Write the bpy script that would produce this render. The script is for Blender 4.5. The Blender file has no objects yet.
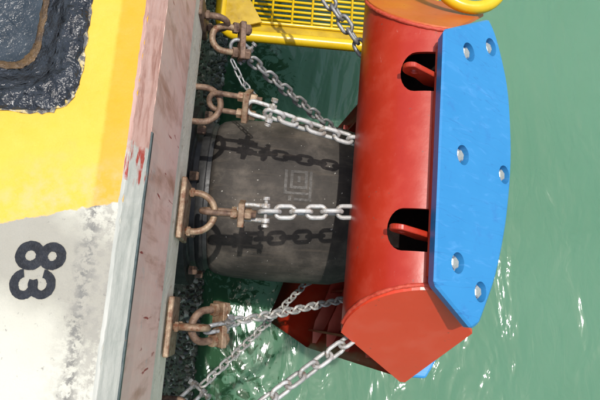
import bpy, bmesh, math, random
from mathutils import Vector, Matrix, Quaternion
random.seed(7)
S = bpy.context.scene
COL = S.collection

# ------------------------------------------------------------------ camera
cam_d = bpy.data.cameras.new('camera')
cam = bpy.data.objects.new('camera', cam_d); COL.objects.link(cam); S.camera = cam
R = ((0.9954309, 0.0762289, 0.0575017), (0.0624162, -0.9752077, 0.2123066), (0.0722600, -0.2077475, -0.9755099))
M = Matrix.Identity(4)
for i in range(3):
    M[i][0] = R[i][0]; M[i][1] = -R[i][1]; M[i][2] = -R[i][2]
M[0][3], M[1][3], M[2][3] = 0.36213, -0.34983, 1.5
cam.matrix_world = M
cam_d.sensor_width = 36; cam_d.lens = 32.4; cam_d.clip_start = 0.05; cam_d.clip_end = 3000

# ------------------------------------------------------------------ light
SUN = Vector((0.035, 0.065, 1)).normalized()
w = bpy.data.worlds.new('World'); S.world = w; w.use_nodes = True
nt = w.node_tree; bg = nt.nodes['Background']
sky = nt.nodes.new('ShaderNodeTexSky'); sky.sky_type = 'NISHITA'; sky.sun_disc = False
sky.sun_elevation = math.asin(SUN.z); sky.sun_rotation = math.atan2(SUN.x, SUN.y)
sky.air_density = 1.4; sky.dust_density = 3.0; sky.ozone_density = 1.0
nt.links.new(sky.outputs[0], bg.inputs[0]); bg.inputs[1].default_value = 0.15
sd = bpy.data.lights.new('sun', 'SUN'); sd.energy = 3.0; sd.angle = math.radians(0.55); sd.color = (1, 0.96, 0.9)
so = bpy.data.objects.new('sun', sd); COL.objects.link(so)
so.rotation_euler = SUN.to_track_quat('Z', 'Y').to_euler(); so.location = (0, 0, 8)
S.view_settings.view_transform = 'Standard'; S.view_settings.look = 'None'
S.view_settings.exposure = 0.36; S.view_settings.gamma = 1

# ------------------------------------------------------------------ materials
def nodes(name):
    m = bpy.data.materials.new(name); m.use_nodes = True
    t = m.node_tree; b = t.nodes['Principled BSDF']
    return m, t, b
def N(t, kind, **kw):
    n = t.nodes.new(kind)
    for k, v in kw.items():
        if k.startswith('i_'):
            n.inputs[k[2:].replace('_', ' ')].default_value = v
        else: setattr(n, k, v)
    return n
def L(t, a, b): t.links.new(a, b)
def coord(t, scale=(1, 1, 1), kind='Object', loc=(0, 0, 0)):
    c = N(t, 'ShaderNodeTexCoord'); mp = N(t, 'ShaderNodeMapping')
    mp.inputs['Scale'].default_value = scale; mp.inputs['Location'].default_value = loc
    L(t, c.outputs[kind], mp.inputs[0]); return mp.outputs[0]
def noise(t, vec, scale, detail=6, rough=0.6, dist=0.0):
    n = N(t, 'ShaderNodeTexNoise'); n.inputs['Scale'].default_value = scale; n.inputs['Detail'].default_value = detail
    n.inputs['Roughness'].default_value = rough; n.inputs['Distortion'].default_value = dist
    L(t, vec, n.inputs['Vector']); return n.outputs[0]
def ramp(t, fac, stops):
    r = N(t, 'ShaderNodeValToRGB'); e = r.color_ramp.elements
    while len(e) < len(stops): e.new(0.5)
    for i, (p, c) in enumerate(stops):
        e[i].position = p; e[i].color = (*c, 1) if isinstance(c, tuple) else (c, c, c, 1)
    L(t, fac, r.inputs[0]); return r.outputs[0]
def mix(t, fac, a, b):
    m = N(t, 'ShaderNodeMix', data_type='RGBA')
    if isinstance(fac, (int, float)): m.inputs[0].default_value = fac
    else: L(t, fac, m.inputs[0])
    for v, s in ((a, m.inputs[6]), (b, m.inputs[7])):
        if isinstance(v, tuple): s.default_value = (*v, 1)
        else: L(t, v, s)
    return m.outputs[2]
def math_(t, op, a, b=None, clamp=False):
    m = N(t, 'ShaderNodeMath', operation=op, use_clamp=clamp)
    for v, s in ((a, m.inputs[0]), (b, m.inputs[1])):
        if v is None: continue
        if isinstance(v, (int, float)): s.default_value = v
        else: L(t, v, s)
    return m.outputs[0]
def bump(t, b, h, strength=0.3, dist=0.01, prev=None):
    n = N(t, 'ShaderNodeBump'); n.inputs['Strength'].default_value = strength; n.inputs['Distance'].default_value = dist
    L(t, h, n.inputs['Height'])
    if prev is not None: L(t, prev, n.inputs['Normal'])
    L(t, n.outputs[0], b.inputs['Normal']); return n.outputs[0]

def simple(name, c1, c2, scale=12, rough=0.5, metal=0.0, lo=0.35, hi=0.7, bstr=0.15, bdist=0.004, rvar=0.15, c3=None, s3=40, t3=(0.62, 0.7), spec=0.5):
    m, t, b = nodes(name); v = coord(t, kind='Object')
    if True:
        f = noise(t, v, scale); col = ramp(t, f, [(lo, c1), (hi, c2)])
        if c3:
            f3 = noise(t, v, s3, 8, 0.7); col = mix(t, ramp(t, f3, [(t3[0], 0.0), (t3[1], 1.0)]), col, c3)
        L(t, col, b.inputs['Base Color'])
        f2 = noise(t, v, scale * 3); r = ramp(t, f2, [(0.3, max(rough - rvar, 0.03)), (0.75, min(rough + rvar, 1))])
        L(t, r, b.inputs['Roughness']); b.inputs['Metallic'].default_value = metal
        b.inputs['Specular IOR Level'].default_value = spec
        if bstr: bump(t, b, noise(t, v, scale * 6, 4), bstr, bdist)
    return m

MAT = {}
def red_paint(name, a, c, dust, dustamt):
    m, t, b = nodes(name); v = coord(t)
    col = ramp(t, noise(t, v, 3.5, 5), [(0.3, a), (0.75, c)])
    dz = noise(t, coord(t, (1, 1, 1)), 7, 8, 0.65)
    col = mix(t, ramp(t, dz, [(0.5, 0.0), (0.85, dustamt)]), col, dust)
    # fine scratches, drawn out along the quay
    sc = noise(t, coord(t, (40, 14, 40)), 2.2, 5, 0.6, 1.0)
    sp = noise(t, v, 2.0, 2)
    k = math_(t, 'MULTIPLY', ramp(t, sc, [(0.66, 0.0), (0.76, 0.5)]), ramp(t, sp, [(0.45, 0.0), (0.6, 1.0)]))
    col = mix(t, k, col, (0.62, 0.3, 0.24))
    ch = ramp(t, noise(t, v, 38, 4, 0.6), [(0.68, 0.0), (0.715, 0.8)])
    col = mix(t, ch, col, (0.2, 0.055, 0.035))
    L(t, col, b.inputs['Base Color'])
    L(t, ramp(t, dz, [(0.3, 0.27), (0.8, 0.5)]), b.inputs['Roughness']); b.inputs['Specular IOR Level'].default_value = 0.5
    bump(t, b, noise(t, v, 22, 5), 0.12, 0.006)
    return m
MAT['red'] = red_paint('red_paint', (0.325, 0.016, 0.004), (0.41, 0.028, 0.0075), (0.46, 0.085, 0.05), 0.5)
MAT['red_end'] = red_paint('red_paint_brightened', (0.56, 0.045, 0.015), (0.6, 0.055, 0.02), (0.55, 0.12, 0.07), 0.5)  # the shell's red brightened, extra light painted into the end plate
MAT['red_dust'] = red_paint('red_paint_faded', (0.46, 0.10, 0.016), (0.44, 0.075, 0.014), (0.5, 0.16, 0.04), 0.8)
def blue_mat():
    m, t, b = nodes('blue_plastic'); v = coord(t)
    col = ramp(t, noise(t, v, 2.5, 4), [(0.3, (0.024, 0.2, 0.44)), (0.75, (0.034, 0.232, 0.49))])
    sc = noise(t, coord(t, (6, 22, 6)), 1.6, 6, 0.6, 0.8)
    col = mix(t, ramp(t, sc, [(0.56, 0.0), (0.78, 0.3)]), col, (0.16, 0.4, 0.75))
    d = ramp(t, noise(t, v, 11, 8, 0.75), [(0.56, 0.0), (0.75, 0.55)])
    col = mix(t, d, col, (0.03, 0.12, 0.36))
    ln = noise(t, coord(t, (2.2, 26, 2.2), loc=(0.4, 0.1, 0)), 1.0, 2, 0.4, 0.5)
    col = mix(t, ramp(t, math_(t, 'ABSOLUTE', math_(t, 'SUBTRACT', ln, 0.5)), [(0.0, 0.45), (0.006, 0.0)]), col, (0.02, 0.1, 0.3))
    L(t, col, b.inputs['Base Color']); b.inputs['Roughness'].default_value = 0.48
    bump(t, b, noise(t, coord(t, (4, 30, 4)), 6, 4), 0.08, 0.004)
    return m
MAT['blue'] = blue_mat()
MAT['rubber'] = None
def rubber_mat():
    m, t, b = nodes('weathered_rubber'); v = coord(t)
    col = ramp(t, noise(t, v, 4, 8, 0.65), [(0.3, (0.016, 0.014, 0.012)), (0.5, (0.045, 0.039, 0.033)), (0.68, (0.115, 0.098, 0.08))])
    st = noise(t, coord(t, (3, 40, 40)), 1.2, 5)
    col = mix(t, ramp(t, st, [(0.55, 0.0), (0.75, 0.4)]), col, (0.12, 0.095, 0.07))
    sp = noise(t, v, 55, 3, 0.5)
    col = mix(t, ramp(t, sp, [(0.71, 0.0), (0.74, 0.9)]), col, (0.4, 0.38, 0.34))
    L(t, col, b.inputs['Base Color']); b.inputs['Roughness'].default_value = 0.7; b.inputs['Specular IOR Level'].default_value = 0.3
    n1 = bump(t, b, noise(t, v, 60, 6, 0.7), 0.35, 0.006)
    bump(t, b, st, 0.25, 0.006, n1)
    return m
MAT['rubber'] = rubber_mat()
MAT['rubber_worn'] = simple('rubbed_rubber', (0.03, 0.027, 0.023), (0.06, 0.053, 0.045), 30, 0.6, bstr=0.3)
MAT['rubber_black'] = simple('black_rubber', (0.012, 0.012, 0.012), (0.035, 0.034, 0.033), 14, 0.55, bstr=0.2)
def chain_metal(name, c1, c2, metal, dirt):
    m, t, b = nodes(name); v = coord(t); oi = N(t, 'ShaderNodeObjectInfo')
    vv = N(t, 'ShaderNodeVectorMath', operation='ADD'); L(t, v, vv.inputs[0])
    cmb = N(t, 'ShaderNodeCombineXYZ')
    for q in range(3): L(t, math_(t, 'MULTIPLY', oi.outputs['Random'], 7.0 + q), cmb.inputs[q])
    L(t, cmb.outputs[0], vv.inputs[1]); w2 = vv.outputs[0]
    col = ramp(t, noise(t, w2, 32, 5), [(0.35, c1), (0.7, c2)])
    col = mix(t, ramp(t, oi.outputs['Random'], [(0.3, 0.0), (1.0, 0.4)]), col, tuple(x * 0.55 for x in c1))
    sx = N(t, 'ShaderNodeSeparateXYZ'); L(t, v, sx.inputs[0])
    end = ramp(t, math_(t, 'ABSOLUTE', sx.outputs[0]), [(0.026, 0.0), (0.04, 1.0)])
    g = math_(t, 'MULTIPLY', math_(t, 'ADD', math_(t, 'MULTIPLY', end, 0.7), 0.3), ramp(t, noise(t, w2, 60, 6, 0.7), [(0.45, 0.0), (0.62, 0.9)]))
    col = mix(t, g, col, dirt)
    L(t, col, b.inputs['Base Color']); b.inputs['Metallic'].default_value = metal
    L(t, ramp(t, noise(t, w2, 50, 4), [(0.3, 0.38), (0.7, 0.66)]), b.inputs['Roughness'])
    bump(t, b, noise(t, w2, 140, 4), 0.4, 0.003)
    return m
MAT['galv'] = chain_metal('pale_galvanised_steel', (0.36, 0.36, 0.345), (0.56, 0.56, 0.53), 0.25, (0.2, 0.15, 0.1))
MAT['galv_grey'] = chain_metal('grey_galvanised_steel', (0.2, 0.205, 0.205), (0.42, 0.425, 0.42), 0.45, (0.11, 0.08, 0.055))
MAT['rust'] = simple('rusty_steel', (0.07, 0.038, 0.024), (0.24, 0.155, 0.1), 28, 0.62, 0.15, bstr=0.4, bdist=0.004, c3=(0.09, 0.03, 0.014), s3=50, t3=(0.56, 0.68))
MAT['rust_tan'] = simple('tan_rusty_steel', (0.15, 0.09, 0.052), (0.34, 0.25, 0.16), 25, 0.55, 0.2, bstr=0.35, bdist=0.004, c3=(0.13, 0.04, 0.014), s3=36, t3=(0.48, 0.64))
MAT['bolt'] = simple('zinc_bolt', (0.42, 0.42, 0.4), (0.62, 0.62, 0.6), 40, 0.35, 0.6, c3=(0.3, 0.18, 0.1), s3=50)
MAT['yellow_gloss'] = simple('yellow_gloss_paint', (0.6, 0.39, 0.006), (0.7, 0.48, 0.009), 6, 0.3, c3=(0.35, 0.22, 0.02), s3=24, t3=(0.66, 0.74), bstr=0.05)
MAT['yellow_shaded'] = simple('shaded_yellow_paint', (0.34, 0.21, 0.008), (0.52, 0.35, 0.01), 8, 0.4, c3=(0.16, 0.1, 0.02), s3=22, t3=(0.62, 0.72))  # shade painted into the yellow of coaming and gusset, plus dirt spots
MAT['numeral'] = simple('black_stencil_paint', (0.004, 0.005, 0.008), (0.016, 0.019, 0.026), 40, 0.6, c3=(0.22, 0.2, 0.17), s3=70, t3=(0.66, 0.72), bstr=0.3, spec=0.25)

def tar_mat():
    m, t, b = nodes('black_tar'); v = coord(t)
    col = ramp(t, noise(t, v, 18, 6), [(0.35, (0.01, 0.011, 0.013)), (0.7, (0.03, 0.034, 0.04))])
    L(t, col, b.inputs['Base Color'])
    L(t, ramp(t, noise(t, v, 30, 4), [(0.3, 0.1), (0.7, 0.32)]), b.inputs['Roughness'])
    n1 = bump(t, b, noise(t, v, 24, 3, 0.5), 1.0, 0.03); bump(t, b, noise(t, v, 120, 4), 0.4, 0.005, n1)
    return m
MAT['tar'] = tar_mat()
MAT['tar_rust'] = simple('rust_stained_tar', (0.03, 0.017, 0.008), (0.14, 0.075, 0.02), 26, 0.4, bstr=0.5, bdist=0.008, spec=0.5)
MAT['tar_floor'] = simple('wet_tar', (0.012, 0.018, 0.022), (0.045, 0.055, 0.062), 10, 0.22, bstr=0.5, bdist=0.012, rvar=0.1, spec=0.6)

MAT['scuff'] = simple('scuffed_paint', (0.5, 0.36, 0.08), (0.42, 0.4, 0.34), 45, 0.6, c3=(0.06, 0.06, 0.06), s3=60, t3=(0.44, 0.52))
def deck_mat():
    m, t, b = nodes('quay_paint'); v = coord(t)
    sep = N(t, 'ShaderNodeSeparateXYZ'); L(t, v, sep.inputs[0]); X, Y = sep.outputs[0], sep.outputs[1]
    big = noise(t, v, 6, 8, 0.6); fine = noise(t, v, 45, 8, 0.7); mid = noise(t, v, 16, 8, 0.65)
    # yellow on one side of the numeral, white on the other; the border is a hand-painted line
    e = math_(t, 'ADD', Y, math_(t, 'MULTIPLY', X, -0.28))
    e = math_(t, 'ADD', e, math_(t, 'MULTIPLY', math_(t, 'SUBTRACT', mid, 0.5), 0.055))
    isy = ramp(t, math_(t, 'ADD', math_(t, 'MULTIPLY', e, 1.0), 0.55), [(0.497, 0.0), (0.5, 1.0)])
    yel = ramp(t, big, [(0.3, (0.72, 0.385, 0.025)), (0.7, (0.76, 0.43, 0.045))])
    band = ramp(t, math_(t, 'ADD', math_(t, 'ADD', X, 1.0), math_(t, 'MULTIPLY', math_(t, 'SUBTRACT', mid, 0.5), 0.012)), [(0.872, 0.0), (0.882, 1.0)])
    yel = mix(t, band, yel, (0.66, 0.305, 0.008))
    fade = ramp(t, math_(t, 'ADD', e, math_(t, 'MULTIPLY', big, 0.5)), [(0.2, 1.0), (0.44, 0.0)])
    wn = ramp(t, mid, [(0.42, 0.0), (0.62, 1.0)])
    yel = mix(t, math_(t, 'MULTIPLY', math_(t, 'MULTIPLY', fade, wn), 0.5), yel, (0.52, 0.43, 0.28))
    chip = ramp(t, fine, [(0.70, 0.0), (0.73, 0.85)])
    yel = mix(t, chip, yel, (0.32, 0.27, 0.2))
    low = noise(t, v, 3.2, 6, 0.55, 0.3)
    st = math_(t, 'ABSOLUTE', math_(t, 'ADD', math_(t, 'ADD', Y, 0.31), math_(t, 'MULTIPLY', X, 0.35)))     # traffic-soiled streak across the numerals
    st = math_(t, 'ADD', st, math_(t, 'MULTIPLY', math_(t, 'SUBTRACT', low, 0.5), 0.34))
    wht = ramp(t, st, [(0.07, (0.31, 0.292, 0.236)), (0.12, (0.39, 0.372, 0.3)), (0.165, (0.48, 0.46, 0.375)), (0.3, (0.54, 0.52, 0.43))])
    # worn line about 8 cm in from the edge, and general loss towards the edge
    crack = math_(t, 'ABSOLUTE', math_(t, 'ADD', math_(t, 'ADD', X, 0.115), math_(t, 'MULTIPLY', math_(t, 'SUBTRACT', mid, 0.5), 0.07)))
    cl = math_(t, 'MULTIPLY', ramp(t, crack, [(0.004, 1.0), (0.035, 0.0)]), ramp(t, fine, [(0.47, 0.0), (0.55, 1.0)]))
    wht = mix(t, cl, wht, (0.16, 0.155, 0.135))
    ed = math_(t, 'MULTIPLY', ramp(t, math_(t, 'ADD', X, 1.0), [(0.80, 0.0), (0.96, 1.0)]), ramp(t, noise(t, v, 34, 8, 0.75), [(0.47, 0.0), (0.56, 1.0)]))
    wht = mix(t, math_(t, 'MULTIPLY', ed, 0.8), wht, (0.26, 0.245, 0.205))
    wht = mix(t, ramp(t, fine, [(0.62, 0.0), (0.67, 0.7)]), wht, (0.19, 0.18, 0.155))
    col = mix(t, isy, wht, yel)
    L(t, col, b.inputs['Base Color'])
    L(t, ramp(t, mid, [(0.3, 0.5), (0.7, 0.8)]), b.inputs['Roughness'])
    n1 = bump(t, b, noise(t, v, 150, 6, 0.7), 0.5, 0.003); n2 = bump(t, b, fine, 0.5, 0.005, n1); bump(t, b, mid, 0.35, 0.012, n2)
    return m
MAT['deck'] = deck_mat()
def chamfer_mat():
    m, t, b = nodes('worn_edge'); v = coord(t)
    sep = N(t, 'ShaderNodeSeparateXYZ'); L(t, v, sep.inputs[0]); Y = sep.outputs[1]
    mid = noise(t, v, 14, 8, 0.65); st = noise(t, coord(t, (30, 3, 30)), 2, 6)
    e = math_(t, 'ADD', Y, math_(t, 'MULTIPLY', math_(t, 'SUBTRACT', mid, 0.5), 0.25))
    up = ramp(t, math_(t, 'ADD', e, 0.5), [(0.57, 0.0), (0.6, 1.0)])
    redz = ramp(t, math_(t, 'ADD', e, 0.5), [(0.5, 0.0), (0.53, 1.0)])
    grey = ramp(t, st, [(0.3, (0.28, 0.29, 0.25)), (0.7, (0.47, 0.46, 0.4))])
    pink = ramp(t, st, [(0.3, (0.22, 0.09, 0.06)), (0.5, (0.4, 0.24, 0.19)), (0.75, (0.46, 0.31, 0.26))])
    rd = ramp(t, st, [(0.3, (0.24, 0.015, 0.01)), (0.7, (0.3, 0.05, 0.03))])
    tone = mix(t, ramp(t, st, [(0.5, 0.0), (0.56, 1.0)]), grey, rd)
    col = mix(t, redz, grey, mix(t, up, tone, pink))
    L(t, col, b.inputs['Base Color']); b.inputs['Roughness'].default_value = 0.7
    bump(t, b, mid, 0.4, 0.01)
    return m
MAT['chamfer'] = chamfer_mat()
def pink_mat():
    m, t, b = nodes('faded_pink_paint'); v = coord(t)
    st = noise(t, coord(t, (8, 10, 1.6)), 1.6, 8, 0.62); mid = noise(t, v, 9, 8, 0.65)
    col = ramp(t, st, [(0.28, (0.6, 0.31, 0.22)), (0.45, (0.9, 0.56, 0.45)), (0.75, (0.92, 0.64, 0.52))])
    br = ramp(t, noise(t, coord(t, (3, 5, 2)), 1.3, 6, 0.6, 0.4), [(0.52, 0.0), (0.68, 0.7)])
    col = mix(t, br, col, (0.4, 0.17, 0.09))
    gr = ramp(t, mid, [(0.62, 0.0), (0.72, 0.6)])
    col = mix(t, gr, col, (0.55, 0.52, 0.46))
    sc = noise(t, coord(t, (1, 26, 5), loc=(0, 0.3, 0.2)), 1.1, 3, 0.5, 0.5); ms = ramp(t, noise(t, v, 3.0, 2), [(0.5, 0.0), (0.58, 1.0)])
    col = mix(t, math_(t, 'MULTIPLY', ramp(t, sc, [(0.64, 0.0), (0.67, 0.9)]), ms), col, (0.34, 0.02, 0.015))
    L(t, col, b.inputs['Base Color']); b.inputs['Roughness'].default_value = 0.6
    bump(t, b, mid, 0.3, 0.01)
    return m
MAT['pink'] = pink_mat()
MAT['strip'] = simple('bare_concrete', (0.68, 0.61, 0.45), (0.84, 0.77, 0.6), 9, 0.8, bstr=0.4, bdist=0.01, c3=(0.3, 0.2, 0.1), s3=14, t3=(0.58, 0.7))
MAT['lower_wall'] = simple('stained_concrete', (0.045, 0.042, 0.035), (0.16, 0.15, 0.12), 11, 0.75, bstr=0.6, bdist=0.02, c3=(0.3, 0.29, 0.25), s3=26, t3=(0.6, 0.68))
MAT['edge_steel'] = simple('dark_edge_steel', (0.05, 0.07, 0.065), (0.13, 0.15, 0.14), 20, 0.5, 0.2, c3=(0.2, 0.09, 0.04), s3=24)
def growth_mat():
    m, t, b = nodes('marine_growth'); v = coord(t)
    g = N(t, 'ShaderNodeNewGeometry')
    col = ramp(t, g.outputs['Random Per Island'], [(0.0, (0.008, 0.009, 0.008)), (0.45, (0.035, 0.03, 0.022)), (0.75, (0.09, 0.075, 0.05)), (0.9, (0.3, 0.28, 0.23)), (1.0, (0.5, 0.48, 0.42))])
    col = mix(t, ramp(t, noise(t, v, 40, 4), [(0.45, 0.0), (0.7, 0.8)]), col, (0.04, 0.04, 0.025))
    L(t, col, b.inputs['Base Color']); b.inputs['Roughness'].default_value = 0.4
    bump(t, b, noise(t, v, 90, 4), 0.5, 0.006)
    return m
MAT['shell_grow'] = growth_mat()
MAT['interior_shade'] = simple('painted_interior_shade', (0.005, 0.003, 0.0025), (0.012, 0.006, 0.005), 12, 0.8, spec=0.1)  # near-black colour stands in for the shade inside the shell openings
MAT['weld'] = simple('weld_bead', (0.42, 0.03, 0.012), (0.56, 0.09, 0.045), 60, 0.5, bstr=0.5)

def water_mat():
    m, t, b = nodes('harbour_water')
    v = coord(t); vs = coord(t, (1.0, 0.42, 1.0))
    col = ramp(t, noise(t, v, 0.5, 4), [(0.3, (0.098, 0.208, 0.128)), (0.7, (0.115, 0.23, 0.146))])
    # shade and dark reflections beside the wall, painted into the colour as patches
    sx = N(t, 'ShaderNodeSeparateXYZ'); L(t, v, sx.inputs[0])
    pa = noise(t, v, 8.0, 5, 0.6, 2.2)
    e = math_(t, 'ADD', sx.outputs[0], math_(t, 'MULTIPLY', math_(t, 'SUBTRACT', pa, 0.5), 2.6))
    shade_patch = ramp(t, math_(t, 'ADD', e, 0.3), [(0.42, 0.85), (0.6, 0.0)])
    col = mix(t, shade_patch, col, (0.018, 0.066, 0.025))
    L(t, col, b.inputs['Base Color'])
    b.inputs['Roughness'].default_value = 0.09; b.inputs['IOR'].default_value = 1.33; b.inputs['Specular IOR Level'].default_value = 0.36
    b.inputs['Subsurface Weight'].default_value = 1.0; b.inputs['Subsurface Radius'].default_value = (0.7, 1.0, 0.85); b.inputs['Subsurface Scale'].default_value = 0.42
    n1 = bump(t, b, noise(t, vs, 1.6, 3, 0.5, 0.6), 0.7, 0.16)
    n2 = bump(t, b, noise(t, vs, 5.5, 3, 0.5, 0.8), 0.36, 0.05, n1)
    bump(t, b, noise(t, v, 16, 2, 0.5), 0.1, 0.008, n2)
    return m
MAT['water'] = water_mat()

# ------------------------------------------------------------------ mesh helpers
def mesh(name, verts, faces, smooth=False):
    me = bpy.data.meshes.new(name); me.from_pydata([tuple(v) for v in verts], [], faces); me.update()
    if smooth:
        for p in me.polygons: p.use_smooth = True
    return me
def link(name, me, mat=None, parent=None, loc=None, rot=None):
    o = bpy.data.objects.new(name, me); COL.objects.link(o)
    if mat is not None:
        me.materials.clear(); me.materials.append(MAT[mat] if isinstance(mat, str) else mat)
    if parent: o.parent = parent
    if loc is not None: o.location = loc
    if rot is not None: o.rotation_mode = 'QUATERNION'; o.rotation_quaternion = rot
    return o
def obj(name, geo, mat, parent=None, smooth=False, **k):
    return link(name, mesh(name, geo[0], geo[1], smooth), mat, parent, **k)
def tag(o, label, cat, group=None):
    o['label'] = label; o['category'] = cat
    if group: o['group'] = group
    return o
def thing(name, label, cat, loc=(0, 0, 0), group=None):
    o = bpy.data.objects.new(name, None); COL.objects.link(o); o.location = loc; o.empty_display_size = 0.1
    return tag(o, label, cat, group)
def structure(o): o['kind'] = 'structure'; return o
def join(*gs):
    V, F = [], []
    for v, f in gs:
        k = len(V); V += [Vector(x) for x in v]; F += [tuple(i + k for i in q) for q in f]
    return V, F
def xform(g, m): return [m @ Vector(v) for v in g[0]], g[1]
def box(x0, x1, y0, y1, z0, z1):
    v = [(x, y, z) for x in (x0, x1) for y in (y0, y1) for z in (z0, z1)]
    return v, [(0, 1, 3, 2), (4, 6, 7, 5), (0, 4, 5, 1), (2, 3, 7, 6), (0, 2, 6, 4), (1, 5, 7, 3)]
def bevel(o, wdt, seg=2):
    bm = bmesh.new(); bm.from_mesh(o.data)
    bmesh.ops.bevel(bm, geom=[e for e in bm.edges if e.calc_face_angle(0) > 0.5], offset=wdt, segments=seg, affect='EDGES', profile=0.5, clamp_overlap=True)
    bm.to_mesh(o.data); bm.free(); return o
def frame(t, up=Vector((0, 0, 1))):
    t = t.normalized()
    if abs(t.dot(up)) > 0.98: up = Vector((0, 1, 0))
    b = t.cross(up).normalized(); n = b.cross(t).normalized()
    return t, n, b
def tube(pts, r, n=10, closed=False):
    pts = [Vector(p) for p in pts]; m = len(pts); V, F = [], []
    rr = r if isinstance(r, (list, tuple)) else [r] * m
    prev = None
    for i, p in enumerate(pts):
        if closed: t = pts[(i + 1) % m] - pts[i - 1]
        else: t = pts[min(i + 1, m - 1)] - pts[max(i - 1, 0)]
        t.normalize()
        if prev is None: _, nn, _ = frame(t)
        else:
            nn = prev - t * prev.dot(t); nn.normalize()
        prev = nn; b = t.cross(nn)
        for k in range(n):
            a = 2 * math.pi * k / n; V.append(p + (nn * math.cos(a) + b * math.sin(a)) * rr[i])
    for i in range(m if closed else m - 1):
        for k in range(n):
            a, b2 = i * n + k, i * n + (k + 1) % n; j = ((i + 1) % m) * n
            F.append((a, b2, j + (k + 1) % n, j + k))
    if not closed:
        F.append(tuple(range(n - 1, -1, -1))); F.append(tuple((m - 1) * n + k for k in range(n)))
    return V, F
def prism(poly, axis_vec):
    """poly: list of 3-D points (planar), extruded by axis_vec"""
    a = [Vector(p) for p in poly]; n = len(a); av = Vector(axis_vec)
    return a + [p + av for p in a], [tuple(range(n - 1, -1, -1)), tuple(range(n, 2 * n))] + [(i, (i + 1) % n, n + (i + 1) % n, n + i) for i in range(n)]
def fixn(o):
    bm = bmesh.new(); bm.from_mesh(o.data); bmesh.ops.recalc_face_normals(bm, faces=bm.faces[:]); bm.to_mesh(o.data); bm.free(); return o
def boolean(o, cutters):
    for c in cutters:
        fixn(c); md = o.modifiers.new('cut', 'BOOLEAN'); md.operation = 'DIFFERENCE'; md.object = c; md.solver = 'EXACT'
    bpy.context.view_layer.update()
    ev = o.evaluated_get(bpy.context.evaluated_depsgraph_get()); me = bpy.data.meshes.new_from_object(ev)
    o.modifiers.clear(); old = o.data; o.data = me
    for c in cutters: bpy.data.objects.remove(c, do_unlink=True)
    return o
def smooth_angle(o, deg=35):
    me = o.data; bm = bmesh.new(); bm.from_mesh(me)
    for f in bm.faces: f.smooth = True
    for e in bm.edges: e.smooth = e.calc_face_angle(0) < math.radians(deg)
    bm.to_mesh(me); bm.free(); return o
def hexbolt(r, h, n=6):
    V = [(r * math.cos(2 * math.pi * k / n), r * math.sin(2 * math.pi * k / n), z) for z in (0, h * 0.8) for k in range(n)]
    V += [(r * 0.8 * math.cos(2 * math.pi * k / n), r * 0.8 * math.sin(2 * math.pi * k / n), h) for k in range(n)]
    F = [(k, (k + 1) % n, n + (k + 1) % n, n + k) for k in range(n)] + [(n + k, n + (k + 1) % n, 2 * n + (k + 1) % n, 2 * n + k) for k in range(n)]
    return V, F + [tuple(range(2 * n, 3 * n)), tuple(range(n - 1, -1, -1))]
def disc(r, h, n=20):
    V = [(r * math.cos(2 * math.pi * k / n), r * math.sin(2 * math.pi * k / n), z) for z in (0, h) for k in range(n)]
    return V, [(k, (k + 1) % n, n + (k + 1) % n, n + k) for k in range(n)] + [tuple(range(n, 2 * n)), tuple(range(n - 1, -1, -1))]
def zrot(d): return Vector((0, 0, 1)).rotation_difference(Vector(d).normalized())

# ------------------------------------------------------------------ water
WZ = -3.7
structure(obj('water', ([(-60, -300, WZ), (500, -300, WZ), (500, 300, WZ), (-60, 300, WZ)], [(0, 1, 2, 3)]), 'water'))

# ------------------------------------------------------------------ quay
quay = structure(bpy.data.objects.new('quay', None)); COL.objects.link(quay)
YA, YB = -30.0, 30.0
PIT = (-1.2, -0.222, 0.185, 1.5)          # x0, x1, y0, y1 of the recess mouth
def rrect(x0, x1, y0, y1, r, per=14, edge=0.03):
    out = []
    for cx, cy, a0 in ((x1 - r, y0 + r, -90), (x1 - r, y1 - r, 0), (x0 + r, y1 - r, 90), (x0 + r, y0 + r, 180)):
        for k in range(per + 1):
            a = math.radians(a0 + 90 * k / per); out.append((cx + r * math.cos(a), cy + r * math.sin(a)))
    res = []
    for i, p in enumerate(out):
        q = out[(i + 1) % len(out)]; d = math.dist(p, q); n = max(1, int(d / edge))
        res += [(p[0] + (q[0] - p[0]) * k / n, p[1] + (q[1] - p[1]) * k / n) for k in range(n)]
    return res
deck = obj('deck', box(-30, -0.1255, YA, YB, -0.7, 0.0), 'deck', quay)
cut = obj('cutter', prism([(x, y, -0.25) for x, y in rrect(*PIT, 0.1)], (0, 0, 0.5)), 'deck')
boolean(deck, [cut])
# gently falling edge band, chamfer, painted face, bare strip below it
obj('edge_band', prism([(-0.1255, YA, 0.0), (-0.042, YA, -0.006), (-0.042, YA, -0.69), (-0.1255, YA, -0.69)], (0, YB - YA, 0)), 'deck', quay)
def wavy_strip(p0, p1, y0, y1, dy, amp, back):
    """a strip along the quay between two profile points, its arris slightly chipped"""
    V, F = [], []; n = int((y1 - y0) / dy)
    for i in range(n + 1):
        y = y0 + dy * i; j = amp * (random.random() ** 3)
        V += [(p0[0] - 4 * j * (1 if random.random() < .5 else .4), y, p0[1]), (p1[0] - j, y, p1[1] - j * 0.3), (back, y, p1[1] - 0.001), (back, y, p0[1] - 0.004)]
    for i in range(n):
        for k in range(4):
            a = i * 4 + k; b2 = i * 4 + (k + 1) % 4; F.append((a, b2, b2 + 4, a + 4))
    return V, F
fixn(obj('chamfer', wavy_strip((-0.0415, -0.004), (0.0, -0.05), -6, 6, 0.02, 0.0015, -0.08), 'chamfer', quay))
obj('edge_angle', prism([(-0.004, YA, -0.05), (0.004, YA, -0.055), (0.004, YA, -0.07), (-0.004, YA, -0.07)], (0, 0.16 - YA, 0)), 'edge_steel', quay)
obj('cope_face', box(-0.0415, 0.0, YA, YB, -0.54, -0.053), 'pink', quay)
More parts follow.
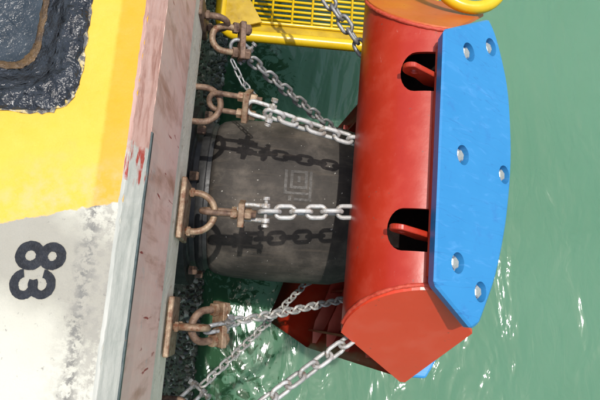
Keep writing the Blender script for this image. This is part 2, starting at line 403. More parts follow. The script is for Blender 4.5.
obj('lower_strip', box(-0.4, -0.002, YA, YB, -0.80, -0.5405), 'strip', quay)
obj('lower_wall', box(-30, -0.22, YA, YB, -9, -0.7995), 'lower_wall', quay)

# black numerals painted on the white part of the deck
def stroke(pts, wd, z, closed=False):
    V, F = [], []; n = len(pts)
    for i, p in enumerate(pts):
        a = pts[(i + 1) % n] if closed or i < n - 1 else pts[i]; b = pts[i - 1] if closed or i > 0 else pts[i]
        t = Vector((a[0] - b[0], a[1] - b[1])).normalized(); nn = Vector((-t.y, t.x))
        w1 = wd * (0.5 + random.uniform(-.02, .05)); w2 = wd * (0.5 + random.uniform(-.02, .05))
        V += [(p[0] + nn.x * w1, p[1] + nn.y * w1, z), (p[0] - nn.x * w2, p[1] - nn.y * w2, z)]
    for i in range(n if closed else n - 1):
        j = (i + 1) % n; F.append((2 * i, 2 * i + 1, 2 * j + 1, 2 * j))
    return V, F
def arc(cx, cy, rx, ry, a0, a1, n): return [(cx + rx * math.cos(math.radians(a0 + (a1 - a0) * k / n)), cy + ry * math.sin(math.radians(a0 + (a1 - a0) * k / n))) for k in range(n + 1)]
def glyph(x0, y0, s, rot=0.0):
    c, d = math.cos(rot), math.sin(rot)
    return lambda p: (x0 + s * (c * p[1] - d * -p[0]), y0 + s * (d * p[1] + c * -p[0]))
g8 = glyph(-0.300, -0.197, 1.0, 0.04)
fixn(obj('painted_numeral', join(stroke([g8(p) for p in arc(0.037, 0.035, 0.0265, 0.027, 0, 352.5, 47)], 0.025, 0.003, True),
     stroke([g8(p) for p in arc(0.037, 0.092, 0.025, 0.024, 0, 352.5, 47)], 0.024, 0.0034, True)), 'numeral', quay))
g3 = glyph(-0.303, -0.277, 1.0, 0.06)
fixn(obj('painted_numeral', join(stroke([g3(p) for p in arc(0.034, 0.032, 0.029, 0.025, -175, 112, 44)], 0.022, 0.003),
     stroke([g3(p) for p in arc(0.034, 0.079, 0.028, 0.024, -112, 175, 44)], 0.022, 0.0034)), 'numeral', quay))

# tar-lined recess for a mooring ring
pit = thing('mooring_recess', 'black tar-coated mooring recess with rusty inner rim sunk in the yellow quay edge', 'recess', (-0.7, 0.8, 0))
def ring_loft(levels, seed):
    rnd = random.Random(seed); V, F = [], []; base = rrect(*PIT, 0.1, 18, 0.02); n = len(base)
    cx, cy = (PIT[0] + PIT[1]) / 2, (PIT[2] + PIT[3]) / 2; hx, hy = (PIT[1] - PIT[0]) / 2, (PIT[3] - PIT[2]) / 2
    for inset, z, amp in levels:
        for (x, y) in base:
            px = cx + (x - cx) * (hx - inset) / hx + rnd.uniform(-amp, amp); py = cy + (y - cy) * (hy - inset) / hy + rnd.uniform(-amp, amp)
            V.append((px - (-0.7), py - 0.8, z + rnd.uniform(-amp, amp) * 0.8))
    for l in range(len(levels) - 1):
        for k in range(n):
            F.append((l * n + k, l * n + (k + 1) % n, (l + 1) * n + (k + 1) % n, (l + 1) * n + k))
    return V, F, n
V, F, n = ring_loft([(-0.012, 0.001, 0.004), (-0.004, 0.011, 0.005), (0.012, 0.017, 0.007), (0.028, 0.015, 0.008), (0.044, 0.013, 0.007), (0.058, 0.008, 0.005), (0.072, -0.004, 0.003)], 3)
obj('rim', (V, F), 'tar', pit, True)
V, F, n = ring_loft([(-0.015, 0.0012, 0.005), (-0.009, 0.004, 0.003), (-0.002, 0.006, 0.002)], 13)
V = [(x, y, max(z, 0.001)) for x, y, z in V]
obj('scuffed_margin', (V, F), 'scuff', pit)
V, F, n = ring_loft([(0.071, -0.003, 0.002), (0.09, -0.02, 0.003), (0.112, -0.034, 0.003), (0.132, -0.044, 0.002)], 4)
obj('side_wall', (V, F), 'tar', pit, True)
V, F, n = ring_loft([(0.131, -0.043, 0.002), (0.14, -0.045, 0.004), (0.15, -0.046, 0.004), (0.158, -0.056, 0.003)], 5)
obj('ledge', (V, F), 'tar_rust', pit, True)
V, F, n = ring_loft([(0.157, -0.055, 0.0005), (0.18, -0.06, 0.002), (0.23, -0.063, 0.003), (0.3, -0.064, 0.003)], 6)
obj('floor', (V, F + [tuple(3 * n + k for k in range(n))]), 'tar_floor', pit, True)

# growth on the lower wall
rnd = random.Random(11); V, F = [], []
for i in range(4200):
    y = rnd.uniform(-1.5, 2.6); z = -3.72 + 2.5 * rnd.random() ** 1.6; r = rnd.uniform(0.008, 0.04) * (1.0 if z < -2.8 else 0.65)
    k = len(V); a0 = rnd.random() * 6.3
    cx = -0.222; ap = Vector((cx + r * rnd.uniform(0.8, 1.7), y + rnd.uniform(-r, r) * .5, z + rnd.uniform(-r, r) * .5))
    for q in range(6):
        a = a0 + q * math.pi / 3; V.append((cx, y + r * math.cos(a) * rnd.uniform(.7, 1.2), z + r * math.sin(a) * rnd.uniform(.7, 1.2)))
    for q in range(6):
        a = a0 + q * math.pi / 3; V.append((ap.x * 0.85 + cx * 0.15, ap.y + r * 0.45 * math.cos(a), ap.z + r * 0.45 * math.sin(a)))
    V.append(tuple(ap + Vector((-0.006, 0, 0))))
    for q in range(6):
        F.append((k + q, k + (q + 1) % 6, k + 6 + (q + 1) % 6, k + 6 + q)); F.append((k + 6 + q, k + 6 + (q + 1) % 6, k + 12))
g = obj('shell_growth', (V, F), 'shell_grow', None, True); g['kind'] = 'stuff'; g['label'] = 'mussels and barnacles crusting the wet quay wall'; g['category'] = 'shellfish'

# ------------------------------------------------------------------ rubber fender
YC = 0.325
rub = thing('rubber_fender', 'large dark grey rubber buffer between quay wall and red panel', 'fender', (0.4, YC, -1.7))
def lathe_x(prof, n=72):
    V, F = [], []; m = len(prof)
    for x, r in prof:
        for k in range(n):
            a = 2 * math.pi * k / n; V.append((x - 0.4, r * math.cos(a), r * math.sin(a)))
    for i in range(m - 1):
        for k in range(n): F.append((i * n + k, (i + 1) * n + k, (i + 1) * n + (k + 1) % n, i * n + (k + 1) % n))
    F.append(tuple(range(n))); F.append(tuple((m - 1) * n + k for k in range(n - 1, -1, -1)))
    return V, F
body = obj('body', lathe_x([(0.045, 0.40), (0.05, 0.435), (0.075, 0.452), (0.12, 0.463), (0.2, 0.472), (0.35, 0.477), (0.55, 0.479), (0.75, 0.475), (0.85, 0.45), (0.9, 0.44)]), 'rubber', rub, True)
fixn(smooth_angle(body, 50))
fl = obj('wall_flange', lathe_x([(-0.215, 0.455), (-0.055, 0.458), (-0.05, 0.452), (-0.046, 0.432), (-0.02, 0.43), (-0.015, 0.437), (0.02, 0.44), (0.025, 0.43), (0.046, 0.428)]), 'rubber_black', rub, True)
fixn(smooth_angle(fl, 50))
fl2 = obj('panel_flange', lathe_x([(0.89, 0.44), (0.895, 0.5), (0.95, 0.5), (0.955, 0.44)]), 'rubber_black', rub, True); fixn(smooth_angle(fl2, 40))
nut_me = mesh('flange_nut', *hexbolt(0.026, 0.045)); nut_me.materials.append(MAT['rust'])
for k in range(10):
    a = 2 * math.pi * (k + 0.5) / 10
    o = link('flange_bolt', nut_me, None, rub, (-0.05 - 0.4, 0.48 * math.cos(a), 0.48 * math.sin(a)), zrot((1, 0, 0)))
obj('backing_ring', lathe_x([(-0.2195, 0.44), (-0.2185, 0.53), (-0.06, 0.53), (-0.059, 0.44)]), 'rubber_black', rub)
# raised maker's mark moulded on the top of the buffer: nested square hooks beside a block
def on_rubber(x, y, h=0.0):
    r = 0.478 + h; dy = y - YC
    return Vector((x - 0.4, dy, math.sqrt(r * r - dy * dy)))
def mark(rects):
    G = []
    for x0, x1, y0, y1 in rects:
        n = 5; V, F = [], []
        for i in range(n + 1):
            y = y0 + (y1 - y0) * i / n
            V += [on_rubber(x0, y, -0.004), on_rubber(x0, y, 0.004), on_rubber(x1, y, 0.004), on_rubber(x1, y, -0.004)]
        for i in range(n):
            for k in range(4): F.append((i * 4 + k, i * 4 + (k + 1) % 4, i * 4 + 4 + (k + 1) % 4, i * 4 + 4 + k))
        F += [(3, 2, 1, 0), tuple(n * 4 + k for k in range(4))]; G.append((V, F))
    return join(*G)
mo = obj('moulded_mark', mark([(0.435, 0.45, 0.27, 0.40), (0.465, 0.48, 0.30, 0.40), (0.4805, 0.54, 0.30, 0.315), (0.5405, 0.556, 0.30, 0.40), (0.4805, 0.54, 0.385, 0.40),
     (0.503, 0.518, 0.335, 0.37), (0.4505, 0.565, 0.27, 0.283), (0.46, 0.476, 0.235, 0.262), (0.49, 0.565, 0.238, 0.252), (0.5655, 0.58, 0.238, 0.40)]), 'rubber_worn', rub); fixn(mo)

# ------------------------------------------------------------------ fender panel
pan = thing('fender_panel', 'red steel fender panel with rounded top and blue facing pads hanging over the water', 'fender panel', (1.03, YC, -2.1)); pan.rotation_euler.z = math.radians(-1.7)     # hangs a little askew
O = Vector((1.0, YC, -2.1))
def pobj(name, geo, mat, smooth=False, parent=None):
    v = [Vector(p) - O for p in geo[0]]
    return obj(name, (v, geo[1]), mat, parent or pan, smooth)
def half(z): return 0.525 + 0.575 * (-0.5 - z)
def halfp(z): return min(0.93, 0.525 + 0.95 * (-0.5 - z))
def side(z, f): return f * (half(z) if f < 0 else halfp(z))
# rolled steel shell
TH = 0.016; AC = (1.0, -0.8); AR = 0.3
prof = [(1.01, -0.5)] + [(AC[0] + AR * math.cos(math.radians(a)), AC[1] + AR * math.sin(math.radians(a))) for a in range(90, 181, 5)] + [(0.7, -0.84)]
prin = [(1.01, -0.5 - TH)] + [(AC[0] + (AR - TH) * math.cos(math.radians(a)), AC[1] + (AR - TH) * math.sin(math.radians(a))) for a in range(90, 181, 5)] + [(0.7 + TH, -0.84)]
V, F = [], []; m = len(prof); NY = 16
for pr in (prof, prin):
    for x, z in pr:
        for k in range(NY + 1): V.append((x, YC + side(z, -1 + 2 * k / NY), z))
W = NY + 1
for i in range(m - 1):
    for k in range(NY):
        F.append((i * W + k, i * W + k + 1, (i + 1) * W + k + 1, (i + 1) * W + k))
        b0 = m * W; F.append((b0 + i * W + k, b0 + (i + 1) * W + k, b0 + (i + 1) * W + k + 1, b0 + i * W + k + 1))
    for k in (0, NY): F.append((i * W + k, (i + 1) * W + k, m * W + (i + 1) * W + k, m * W + i * W + k))
for k in range(NY):
    F.append((k, k + 1, m * W + k + 1, m * W + k)); q = (m - 1) * W; F.append((q + k, q + k + 1, m * W + q + k + 1, m * W + q + k))
shell = pobj('shell', (V, F), 'red'); fixn(shell)
cuts = []
HOLES = ((0.828, 0.982, 0.578, 0.752), (0.812, 0.976, -0.079, 0.088))
for x0, x1, y0, y1 in HOLES:
    ym = (y0 + y1) / 2; h = (y1 - y0) / 2; r = 0.02
    P = [(x1 - r + r * math.cos(math.radians(a)), y0 + r + r * math.sin(math.radians(a))) for a in (-90, -45, 0)]
    P += [(x1 - r + r * math.cos(math.radians(a)), y1 - r + r * math.sin(math.radians(a))) for a in (0, 45, 90)]
    P += [(x0 + h * 0.62 + h * 0.62 * math.cos(math.radians(a)), ym + h * math.sin(math.radians(a)) ) for a in range(90, 271, 15)]
    cuts.append(obj('cutter', prism([(x - O.x, y - O.y, -0.7 - O.z) for x, y in P], (0, 0, 0.4)), 'red', pan))
boolean(shell, cuts); smooth_angle(shell, 30)
# slanted end plates, welded on
for sgn in (-1, 1):
    prof2 = [(AC[0] + AR * math.cos(math.radians(a)), AC[1] + AR * math.sin(math.radians(a))) for a in range(90, 181, 6)] + [(0.7, -0.83), (1.06, -1.2), (1.085, -1.2), (1.235, -0.75), (1.04, -0.505)]
    e = 0.004
    if sgn > 0: prof2 = prof2[:-4] + [(0.98, -0.925), (1.12, -0.925), (1.27, -0.79), (1.04, -0.505)]
    poly = [(x, YC + side(z, sgn) + sgn * e, z) for x, z in prof2]
    o = pobj('end_plate', prism(poly, (0, sgn * 0.016, 0)), 'red_end' if sgn < 0 else 'red_dust'); fixn(o)
    if sgn > 0: o['label'] = 'sun-faded orange red end plate'
    pobj('weld', tube([(AC[0] + (AR + .002) * math.cos(math.radians(a)), YC + side(AC[1] + AR * math.sin(math.radians(a)), sgn) + sgn * 0.001, AC[1] + (AR + .002) * math.sin(math.radians(a))) for a in range(90, 181, 3)],
         [0.009 + random.uniform(-.0015, .0015) for a in range(90, 181, 3)], 6), 'weld', True)
# curved face plate
def xc(z):
    if z > -0.8: return 1.352
    if z > -1.2: return 1.352 + 0.008 * (-0.8 - z) / 0.4
    if z > -3.3: return 1.36 - 0.29 * (-1.2 - z) / 2.1
    return 1.07 - 0.47 * (-3.3 - z) / 0.3
def hw(z):
    if z > -1.2: return half(z)
    if z > -3.3: return 0.93
    return 0.93 - 0.2 * (-3.3 - z) / 0.3
RC = 1.62
def fy(z, f): return YC + f * (halfp(z) if (f > 0 and z > -1.2) else hw(z))
def face(y, z, off=0.0): return Vector((xc(z) - (y - YC) ** 2 / (2 * RC) + off, y, z))
def curved(y0f, y1f, zs, off0, off1, ny=14):
    """slab that follows the curved face between two fractions of its half width"""
    V, F = [], []; nz = len(zs); W = ny + 1
    for off in (off0, off1):
        for z in zs:
            for k in range(W): V.append(face(fy(z, y0f + (y1f - y0f) * k / ny), z, off))
    A = nz * W
    for i in range(nz - 1):
        for k in range(ny):
            F.append((i * W + k, i * W + k + 1, (i + 1) * W + k + 1, (i + 1) * W + k)); F.append((A + i * W + k, A + (i + 1) * W + k, A + (i + 1) * W + k + 1, A + i * W + k + 1))
        for k in (0, ny): F.append((i * W + k, (i + 1) * W + k, A + (i + 1) * W + k, A + i * W + k))
    for k in range(ny):
        F.append((k, k + 1, A + k + 1, A + k)); q = (nz - 1) * W; F.append((q + k, q + k + 1, A + q + k + 1, A + q + k))
    return V, F
fixn(pobj('face_plate', curved(-1, 1, [-0.8, -0.95, -1.1, -1.2, -1.7, -2.2, -2.7, -3.3, -3.45, -3.6], -0.02, 0.0, 24), 'red', True))
for za, zb in ((-0.82, -1.16), (-1.18, -2.24), (-2.26, -3.29)):
    wd = 0.72 if za > -1 else 1.005
    for a, b in ((-wd, -0.34), (-0.33, 0.33), (0.34, wd)):
        o = fixn(pobj('face_pad', curved(a, b, [za + (zb - za) * k / 4 for k in range(5)], 0.003, 0.065 if za > -1 else 0.085, 8), 'blue')); bevel(o, 0.012, 2)
# tilted top pad
PN = Vector((0.72, 0, 1)).normalized()
def plane_z(x): return -0.44 - 0.72 * (x - 1.03)
PADC = [(1.143, -0.349), (1.186, -0.325), (1.225, -0.245), (1.277, -0.127), (1.325, 0.047), (1.354, 0.226), (1.366, 0.431), (1.345, 0.678), (1.301, 0.825), (1.25, 0.93), (1.205, 0.978)]
def pad_poly(sc=1.0):
    q = [Vector(p) for p in PADC]; out = [Vector((0.95, 0.79)), Vector((0.95, -0.207)), q[0]]
    c = q[1:]
    for k in range(len(c) - 1):
        a, b = c[k], c[k + 1]; p0 = c[max(k - 1, 0)]; p3 = c[min(k + 2, len(c) - 1)]
        for n in range(4):
            u = n / 4; out.append(0.5 * (2 * a + (b - p0) * u + (2 * p0 - 5 * a + 4 * b - p3) * u * u + (3 * a - p0 - 3 * b + p3) * u ** 3))
    out.append(c[-1]); ctr = Vector((1.13, 0.3))
    out = [ctr + (p - ctr) * sc for p in out]
    return [Vector((p.x, p.y, plane_z(p.x))) for p in out]
T = 0.066
pp = pad_poly()
pad = pobj('top_pad', prism(pp, (0, 0, -T / PN.z)), 'blue'); fixn(pad); bevel(pad, 0.016, 1)
BOLTS = [(1.09, 0.758), (1.222, 0.848), (1.073, 0.31), (1.318, 0.304), (1.063, -0.114), (1.188, -0.205)]
cuts = []
for x, y in BOLTS:
    c0 = Vector((x, y, plane_z(x))) - PN * 0.036
    g = xform(disc(0.04, 0.1, 28), Matrix.Translation(c0 - O) @ zrot(PN).to_matrix().to_4x4())
    cuts.append(obj('cutter', g, 'blue', pan))
boolean(pad, cuts); smooth_angle(pad, 20)
wash = mesh('washer', *disc(0.034, 0.006, 24)); wash.materials.append(MAT['bolt'])
hexm = mesh('hex_head', *hexbolt(0.025, 0.02)); hexm.materials.append(MAT['bolt'])
for i, (x, y) in enumerate(BOLTS):
    c0 = Vector((x, y, plane_z(x))) - PN * 0.0355 - O
    wo = link('washer', wash, None, pad, c0, zrot(PN))
    q = zrot(PN) @ Quaternion((0, 0, 1), random.random())
    link('bolt_head', hexm, None, pad, c0 + PN * 0.0062, q)
# steel under the top pad
bp = [p - Vector((0, 0, T / PN.z + 0.003)) for p in pad_poly(0.93)]
fixn(pobj('lead_in_plate', prism(bp, -PN * 0.016), 'red'))
# red return flange behind the pad's back edge
# lifting lugs standing in the two shell openings
for (x0, x1, y0, y1), yl, sk in ((HOLES[0], 0.658, -0.035), (HOLES[1], 0.0, -0.028)):
    xe = x0 - 0.012
    P = [(x1 + 0.01, -0.58), (x1 + 0.01, -0.50), (x1 - 0.06, -0.468), (xe + 0.045, -0.44)]
    P += [(xe + 0.045 + 0.042 * math.cos(math.radians(a)), -0.482 + 0.042 * math.sin(math.radians(a))) for a in range(100, 251, 15)]
    P += [(xe + 0.07, -0.535), (x1 - 0.05, -0.575)]
    lug = pobj('lifting_lug', prism([(x, yl - 0.011 + sk * (x - xe) / 0.2 * 0.5 * 1.4, z) for x, z in P], (0, 0.022, 0)), 'red'); fixn(lug)
    g = xform(disc(0.014, 0.2, 20), Matrix.Translation(Vector((xe + 0.05, yl + 0.08, -0.482)) - O) @ zrot((0, -1, 0)).to_matrix().to_4x4())
    boolean(lug, [obj('cutter', g, 'red', pan)])
    bevel(lug, 0.003, 1)
# stiffeners behind the face plate
for z in (-1.3, -1.75, -2.2, -2.65, -3.1):
    ny = 20; P0 = [face(YC + (hw(z) - 0.05) * (-1 + 2 * k / ny), z, -0.021) for k in range(ny + 1)]
    dep = [0.03 + 0.08 * min(1, (1 - abs(-1 + 2 * k / ny)) / 0.16) for k in range(ny + 1)]
    P1 = [Vector((p.x - d, p.y, p.z)) for p, d in zip(P0, dep)]
    V = P0 + P1 + [p - Vector((0, 0, 0.016)) for p in P0 + P1]; W = ny + 1; F = []
    for k in range(ny):
        F += [(k, k + 1, W + k + 1, W + k), (2 * W + k, 3 * W + k, 3 * W + k + 1, 2 * W + k + 1), (W + k, W + k + 1, 3 * W + k + 1, 3 * W + k), (k, 2 * W + k, 2 * W + k + 1, k + 1)]
    F += [(0, W, 3 * W, 2 * W), (ny, 2 * W + ny, 3 * W + ny, W + ny)]
    fixn(pobj('stiffener', (V, F), 'red'))
for yo in (-0.78, -0.45, 0.45, 0.78):
    zs = [-0.87, -1.2, -1.7, -2.2, -2.7, -3.25]; V = []
    y = YC + yo
    zs = [z for z in zs if hw(z) > abs(yo) + 0.03]
    a = [face(y, z, -0.021) for z in zs]; b = [Vector((p.x - 0.09, p.y, p.z)) for p in a]
    poly = a + b[::-1]
    fixn(pobj('stiffener', prism([p - Vector((0, 0.008, 0)) for p in poly], (0, 0.016, 0)), 'red'))
# closing plate under the shell
poly = [(0.72, YC - half(-0.86) + .02, -0.86), (0.72, YC + half(-0.86) - .02, -0.86)] + [face(YC + (half(-0.86) - .02) * (1 - 2 * k / 12), -0.86, -0.025) for k in range(13)]
fixn(pobj('closing_plate', prism(poly, (0, 0, -0.014)), 'interior_shade'))
# eye plates on the back that take the chains
EYES = {'b': (0.72, 0.47, -0.885), 'c': (0.735, 0.115, -0.9)}

# ------------------------------------------------------------------ chain hardware
def link_mesh(name, p, d, wout, mat):
    """one oval link along local X: p pitch (inner length), d bar thickness, wout outer width"""
    r = (wout - d) / 2; s = (p + d) / 2 - r; pts = []
    for k in range(9): a = math.radians(-90 + 180 * k / 8); pts.append((s + r * math.cos(a), r * math.sin(a), 0))
    for k in range(9): a = math.radians(90 + 180 * k / 8); pts.append((-s + r * math.cos(a), r * math.sin(a), 0))
    v, f = tube(pts, d / 2, 8, True); me = mesh(name, v, f, True); me.materials.append(MAT[mat]); return me
def chain(label, pts, p, d, wout, mat, roll=0.0, sag=0.0, group=None, jitter=0.1):
    """links laid one after another along a smooth run of points"""
    pts = [Vector(q) for q in pts]
    # dense resample with sag
    dense = []; n = 60
    tot = sum((pts[i + 1] - pts[i]).length for i in range(len(pts) - 1)); s0 = 0
    for i in range(len(pts) - 1):
        for k in range(n):
            q = pts[i].lerp(pts[i + 1], k / n); s = (s0 + (pts[i + 1] - pts[i]).length * k / n) / tot
            q = q - Vector((0, 0, sag * 4 * s * (1 - s))); dense.append(q)
        s0 += (pts[i + 1] - pts[i]).length
    dense.append(pts[-1])
    t = thing('chain', label, 'chain', pts[0], group); me = link_mesh('link', p, d, wout, mat)
    acc = 0; target = p / 2; idx = 0
    for i in range(len(dense) - 1):
        seg = (dense[i + 1] - dense[i]); l = seg.length
        while acc + l >= target:
            q = dense[i] + seg * ((target - acc) / l); tt, nn, bb = frame(seg)
            ang = roll + (math.pi / 2 if idx % 2 else 0) + random.uniform(-jitter, jitter)
            y = bb * math.cos(ang) + nn * math.sin(ang); z = tt.cross(y)
            mt = Matrix((tt, y, z)).transposed()
            link('link', me, None, t, q - pts[0], mt.to_quaternion()); idx += 1; target += p
        acc += l
    return t
def basis(d, up):
    d = Vector(d).normalized(); u = Vector(up); u = (u - d * u.dot(d)).normalized(); return Matrix((d, u, d.cross(u))).transposed().to_4x4()
def bracket(label, y, z, wd, dep, r, vertical=False, plate=(0.12, 0.12), x=0.006, mat='rust_tan', zp=0.0):
    """steel anchor: plate bolted to the wall with a U-bar standing out of it"""
    t = thing('chain_anchor', label, 'anchor', (x, y, z), 'chain anchors on the quay wall')
    pl = obj('wall_plate', box(0.0, 0.022, -plate[0], plate[0], -plate[1] + zp, plate[1] + zp), mat, t); bevel(pl, 0.004, 1)
    h = wd / 2; pts = [(0.02, -h, 0), (0.06, -h, 0)] if dep > h + 0.07 else [(0.02, -h, 0)]
    base = dep - h
    pts = [(0.02, -h, 0)] + [(base + h * math.cos(math.radians(a)), h * math.sin(math.radians(a)), 0) for a in range(-90, 91, 12)] + [(0.02, h, 0)]
    if vertical: pts = [(a, 0, b) for a, b, _ in pts]
    obj('u_bar', tube(pts, r, 12), mat, t, True)
    for s in (-1, 1):
        q = (0.028, s * h, 0) if not vertical else (0.028, 0, s * h)
        obj('collar', xform(hexbolt(r * 1.5, 0.016), Matrix.Translation(q) @ zrot((1, 0, 0)).to_matrix().to_4x4()), mat, t)
    return t
def ubolt(label, p, d, up, ln, wd, r, mat='rust', blk='rust_tan', pw=0.05):
    """threaded U-bolt drawn through a cross plate with nuts"""
    t = thing('u_bolt', label, 'u bolt', p); B = basis(d, up); h = wd / 2
    pts = [(ln, -h, 0), (ln * 0.6, -h, 0)] + [(h + h * math.cos(math.radians(a)) - r, h * math.sin(math.radians(a)), 0) for a in range(-90 , -271, -12)] + [(ln * 0.6, h, 0), (ln, h, 0)]
    obj('bow', xform(tube(pts, r, 12), B), mat, t, True)
    pl = obj('cross_plate', xform(box(ln * 0.66, ln * 0.66 + 0.026, -h - 0.03, h + 0.03, -pw, pw), B), blk, t); bevel(pl, 0.003, 1)
    for s in (-1, 1):
        for xx in (ln * 0.66 - 0.03, ln * 0.66 + 0.028):
            obj('nut', xform(hexbolt(r * 1.75, 0.027), B @ Matrix.Translation((xx, s * h, 0)) @ zrot((1, 0, 0)).to_matrix().to_4x4()), blk, t)
    return t
def shackle(label, p, d, up, ln, wd, r, mat='galv'):
    """bow shackle: U-shaped bow, eyes and a cross pin with head; p = far end of the bow, d towards the pin"""
    t = thing('shackle', label, 'shackle', p); B = basis(d, up); h = wd / 2
    pts = [(ln, -h, 0), (ln * 0.7, -h, 0)] + [(h * 1.0 + h * math.cos(math.radians(a)), h * math.sin(math.radians(a)), 0) for a in range(-90, -271, -12)] + [(ln * 0.7, h, 0), (ln, h, 0)]
    obj('bow', xform(tube(pts, r, 10), B), mat, t, True)
    for s in (-1, 1):
        obj('eye', xform(disc(r * 1.9, r * 1.9, 14), B @ Matrix.Translation((ln, s * h - r * 0.95, 0)) @ zrot((0, 1, 0)).to_matrix().to_4x4()), mat, t)
    pin = obj('pin', xform(tube([(ln, -h - r * 2.6, 0), (ln, h + r * 3.2, 0)], r * 0.85, 10), B), mat, t, True)
    obj('pin_head', xform(disc(r * 1.6, r * 1.4, 12), B @ Matrix.Translation((ln, h + r * 2.6, 0)) @ zrot((0, 1, 0)).to_matrix().to_4x4()), mat, pin)
    obj('pin_nut', xform(hexbolt(r * 1.5, r * 1.4), B @ Matrix.Translation((ln, -h - r * 3.0, 0)) @ zrot((0, 1, 0)).to_matrix().to_4x4()), mat, pin)
    return t
LK = dict(p=0.068, d=0.0205, wout=0.071)

# --- anchor beside the middle of the rubber buffer (chain C)
bracket('tan steel anchor with U-bar at the middle of the rubber buffer', 0.052, -0.745, 0.165, 0.135, 0.0145, False, (0.125, 0.085), zp=0.02)
ubolt('rusty threaded U-bolt with cross plate over the middle of the buffer', (0.098, 0.062, -0.745), (1, 0.0, 0.0), (0, -0.35, 1), 0.215, 0.065, 0.0125)
shackle('pale shackle with cross pin over the middle of the buffer', (0.238, 0.068, -0.742), (1, 0.02, 0), (0, 1, 0.25), 0.115, 0.062, 0.0095)
chain('pale galvanised chain running straight over the middle of the buffer', [(0.335, 0.074, -0.745), (0.77, 0.118, -0.80)], mat='galv', roll=0.5 * math.pi, jitter=0.05, **LK)
# --- anchor B
bracket('worn steel anchor loop beside the upper edge of the buffer', 0.553, -0.80, 0.165, 0.333, 0.0145, False, (0.12, 0.06), x=-0.218, mat='rust', zp=-0.07)
ubolt('brown U-bolt with two rusty nut blocks above the buffer edge', (0.075, 0.572, -0.79), (1, -0.12, 0.1), (0, 0.85, 0.6), 0.225, 0.075, 0.0125)
shackle('pale shackle joining the brown U-bolt to the slanting chain', (0.235, 0.545, -0.75), (1, -0.22, -0.05), (0, 0.8, 0.6), 0.11, 0.06, 0.0095)
chain('pale galvanised chain slanting over the upper edge of the buffer', [(0.325, 0.525, -0.755), (0.76, 0.462, -0.87)], mat='galv', roll=0.62 * math.pi, jitter=0.06, sag=0.01, **LK)
# --- anchor A (double shackle)
bracket('dark anchor loop on the wall beside the yellow platform', 0.955, -0.79, 0.11, 0.12, 0.015, True, (0.05, 0.12), x=-0.01, mat='rust', zp=0.03)
ubolt('weathered U-bolt with nuts beside the yellow platform', (0.06, 0.885, -0.80), (0.93, 0.1, -0.3), (0.3, 1, 0.1), 0.17, 0.115, 0.015, mat='rust_tan', blk='rust', pw=0.032)
shackle('grey shackle below the weathered U-bolt', (0.135, 0.885, -0.83), (0.7, -0.3, -0.5), (0.2, 0.6, 0.4), 0.09, 0.06, 0.009, 'galv_grey')
chain('dark grey chain sloping down behind the pale slanting chain', [(0.185, 0.855, -0.86), (0.80, 0.69, -1.52)], mat='galv_grey', roll=0.2 * math.pi, jitter=0.15, sag=0.02, p=0.062, d=0.0165, wout=0.062)
chain('thin short grey chain dangling between two rusty U-bolts', [(0.145, 0.78, -0.80), (0.20, 0.69, -0.83), (0.262, 0.615, -0.79)], mat='galv_grey', roll=0.25 * math.pi, p=0.042, d=0.0085, wout=0.032)
# --- anchor D
bracket('tan steel anchor with single bar at the lower side of the buffer', -0.415, -0.755, 0.11, 0.15, 0.0145, True, (0.115, 0.085), zp=0.02)
ubolt('rusty U-bolt hanging open over the green water', (0.1, -0.415, -0.80), (0.72, 0.12, -0.62), (0.05, 1, 0.1), 0.17, 0.13, 0.016, pw=0.04)
shackle('shiny grey shackle at the open rusty U-bolt', (0.14, -0.425, -0.815), (1, 0.25, -0.5), (0, 0.5, 1), 0.1, 0.06, 0.0095, 'galv_grey')
chain('pale chain running from the open U-bolt under the red panel', [(0.215, -0.395, -0.88), (0.50, -0.325, -1.36), (0.96, -0.2, -2.0)], mat='galv', roll=0.25 * math.pi, jitter=0.2, p=0.058, d=0.0155, wout=0.058)
# --- chain E with its end fitting
chain('thin pale chain rising diagonally past the open water', [(0.085, -0.735, -1.52), (0.315, -0.497, -1.8), (0.66, -0.12, -2.25), (0.85, 0.0, -2.45)], mat='galv', roll=0.3 * math.pi, jitter=0.15, p=0.054, d=0.0145, wout=0.054)
shackle('dull shackle by the wall at the end of the thin diagonal chain', (-0.01, -0.83, -1.45), (0.75, 0.75, -0.5), (0.5, -0.5, 0.4), 0.13, 0.07, 0.011, 'galv_grey')
bracket('low rusty anchor loop on the shell-crusted wall', -0.85, -1.45, 0.11, 0.25, 0.014, False, (0.09, 0.09), x=-0.218, mat='rust')
# --- chains F and G to anchors beyond the picture
chain('thick pale chain reaching the near red corner of the panel', [(0.06, -0.99, -0.80), (0.398, -0.71, -0.86), (0.79, -0.41, -0.93)], mat='galv', roll=0.3 * math.pi, jitter=0.06, p=0.072, d=0.0185, wout=0.07)
bracket('steel anchor holding the thick pale chain', -1.02, -0.78, 0.13, 0.1, 0.0145, False, (0.1, 0.11))
chain('grey chain crossing the yellow platform to the panel', [(0.06, 2.02, -0.80), (0.568, 1.24, -0.93), (0.86, 0.87, -0.98)], mat='galv_grey', roll=0.3 * math.pi, jitter=0.06, p=0.072, d=0.0195, wout=0.072)
bracket('steel anchor holding the grey chain above the yellow platform', 2.05, -0.78, 0.13, 0.1, 0.0145, False, (0.1, 0.11))

# eye plates under the shell that receive the chains
for (x, y, z) in ((0.80, 0.118, -0.80), (0.79, 0.46, -0.87), (0.81, -0.395, -0.93), (0.88, 0.85, -0.98)):
    pobj('chain_eye', tube([(x - 0.02 + 0.04 * math.cos(a * 0.524), y, z + 0.04 * math.sin(a * 0.524)) for a in range(12)], 0.011, 8, True), 'red', True)

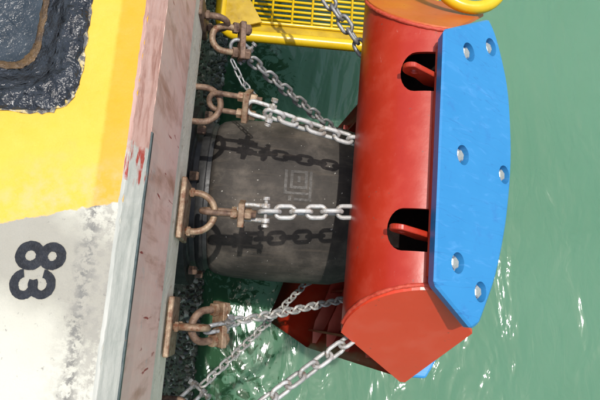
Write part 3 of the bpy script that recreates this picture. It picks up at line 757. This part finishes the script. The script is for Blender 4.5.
# ------------------------------------------------------------------ yellow platform
PZ = -1.7
plat = thing('work_platform', 'yellow steel work platform with grating floor beside the red panel', 'platform', (0.6, 2.2, PZ))
PO = Vector((0.6, 2.2, PZ))
def yobj(name, geo, smooth=False, mat='yellow_gloss'): return obj(name, ([Vector(v) - PO for v in geo[0]], geo[1]), mat, plat, smooth)
outl = rrect(-0.04, 1.36, 1.40, 3.4, 0.13, 8, 0.4)
yobj('rim', tube([(x, y, PZ) for x, y in outl], 0.038, 14, True), True)
def band(inset0, z0, inset1, z1):
    a = rrect(-0.04 + inset0, 1.36 - inset0, 1.40 + inset0, 3.4 - inset0, 0.13, 8, 9); b = rrect(-0.04 + inset1, 1.36 - inset1, 1.40 + inset1, 3.4 - inset1, 0.1, 8, 9)
    n = len(a); V = [(x, y, z0) for x, y in a] + [(x, y, z1) for x, y in b] + [(x, y, z0 - 0.012) for x, y in a] + [(x, y, z1 - 0.012) for x, y in b]
    F = []
    for k in range(n):
        j = (k + 1) % n; F += [(k, j, n + j, n + k), (2 * n + k, 3 * n + k, 3 * n + j, 2 * n + j), (n + k, n + j, 3 * n + j, 3 * n + k)]
    return V, F
yobj('coaming', band(0.02, PZ - 0.005, 0.125, PZ - 0.045), False, 'yellow_shaded')
yobj('inner_rim', tube([(x, y, PZ - 0.035) for x, y in rrect(0.085, 1.235, 1.525, 3.275, 0.03, 4, 0.4)], 0.012, 8, True), True)
for k in range(48):
    y = 1.56 + 0.036 * k
    if y > 3.24: break
    yobj('grating_bar', tube([(0.09, y, PZ - 0.05), (1.23, y, PZ - 0.05)], 0.0095, 6), True)
for k in range(10):
    x = 0.16 + 0.132 * k
    if x > 1.21: break
    yobj('cross_bar', tube([(x, 1.53, PZ - 0.035), (x, 3.26, PZ - 0.035)], 0.0085, 6), True)
yobj('corner_gusset', prism([(-0.03, 1.41, PZ + 0.004), (0.23, 1.50, PZ + 0.004), (0.02, 1.86, PZ + 0.004), (-0.03, 1.86, PZ + 0.004)], (0, 0, 0.012)), False, 'yellow_shaded')
yobj('shade_plate', box(0.085, 1.235, 1.78, 3.27, PZ - 0.085, PZ - 0.075))  # unseen solid plate, added to cast shade on the water below
# raised guard loop at the seaward end
lp = [(1.0, 2.2, PZ), (1.0, 2.2, -1.2), (1.0, 1.7, -0.74), (1.02, 1.30, -0.70), (1.09, 1.16, -0.70), (1.17, 1.107, -0.70), (1.26, 1.10, -0.70), (1.34, 1.14, -0.70), (1.39, 1.24, -0.70), (1.40, 1.4, -0.70), (1.38, 1.75, -0.74), (1.34, 2.2, -1.2), (1.34, 2.2, PZ)]
def smooth_path(p, it=2):
    p = [Vector(q) for q in p]
    for _ in range(it):
        r = [p[0]]
        for a, b in zip(p, p[1:]): r += [a.lerp(b, .25), a.lerp(b, .75)]
        p = r + [p[-1]]
    return p
yobj('guard_loop', tube(smooth_path(lp), 0.03, 12), True)

S.render.engine = 'CYCLES'
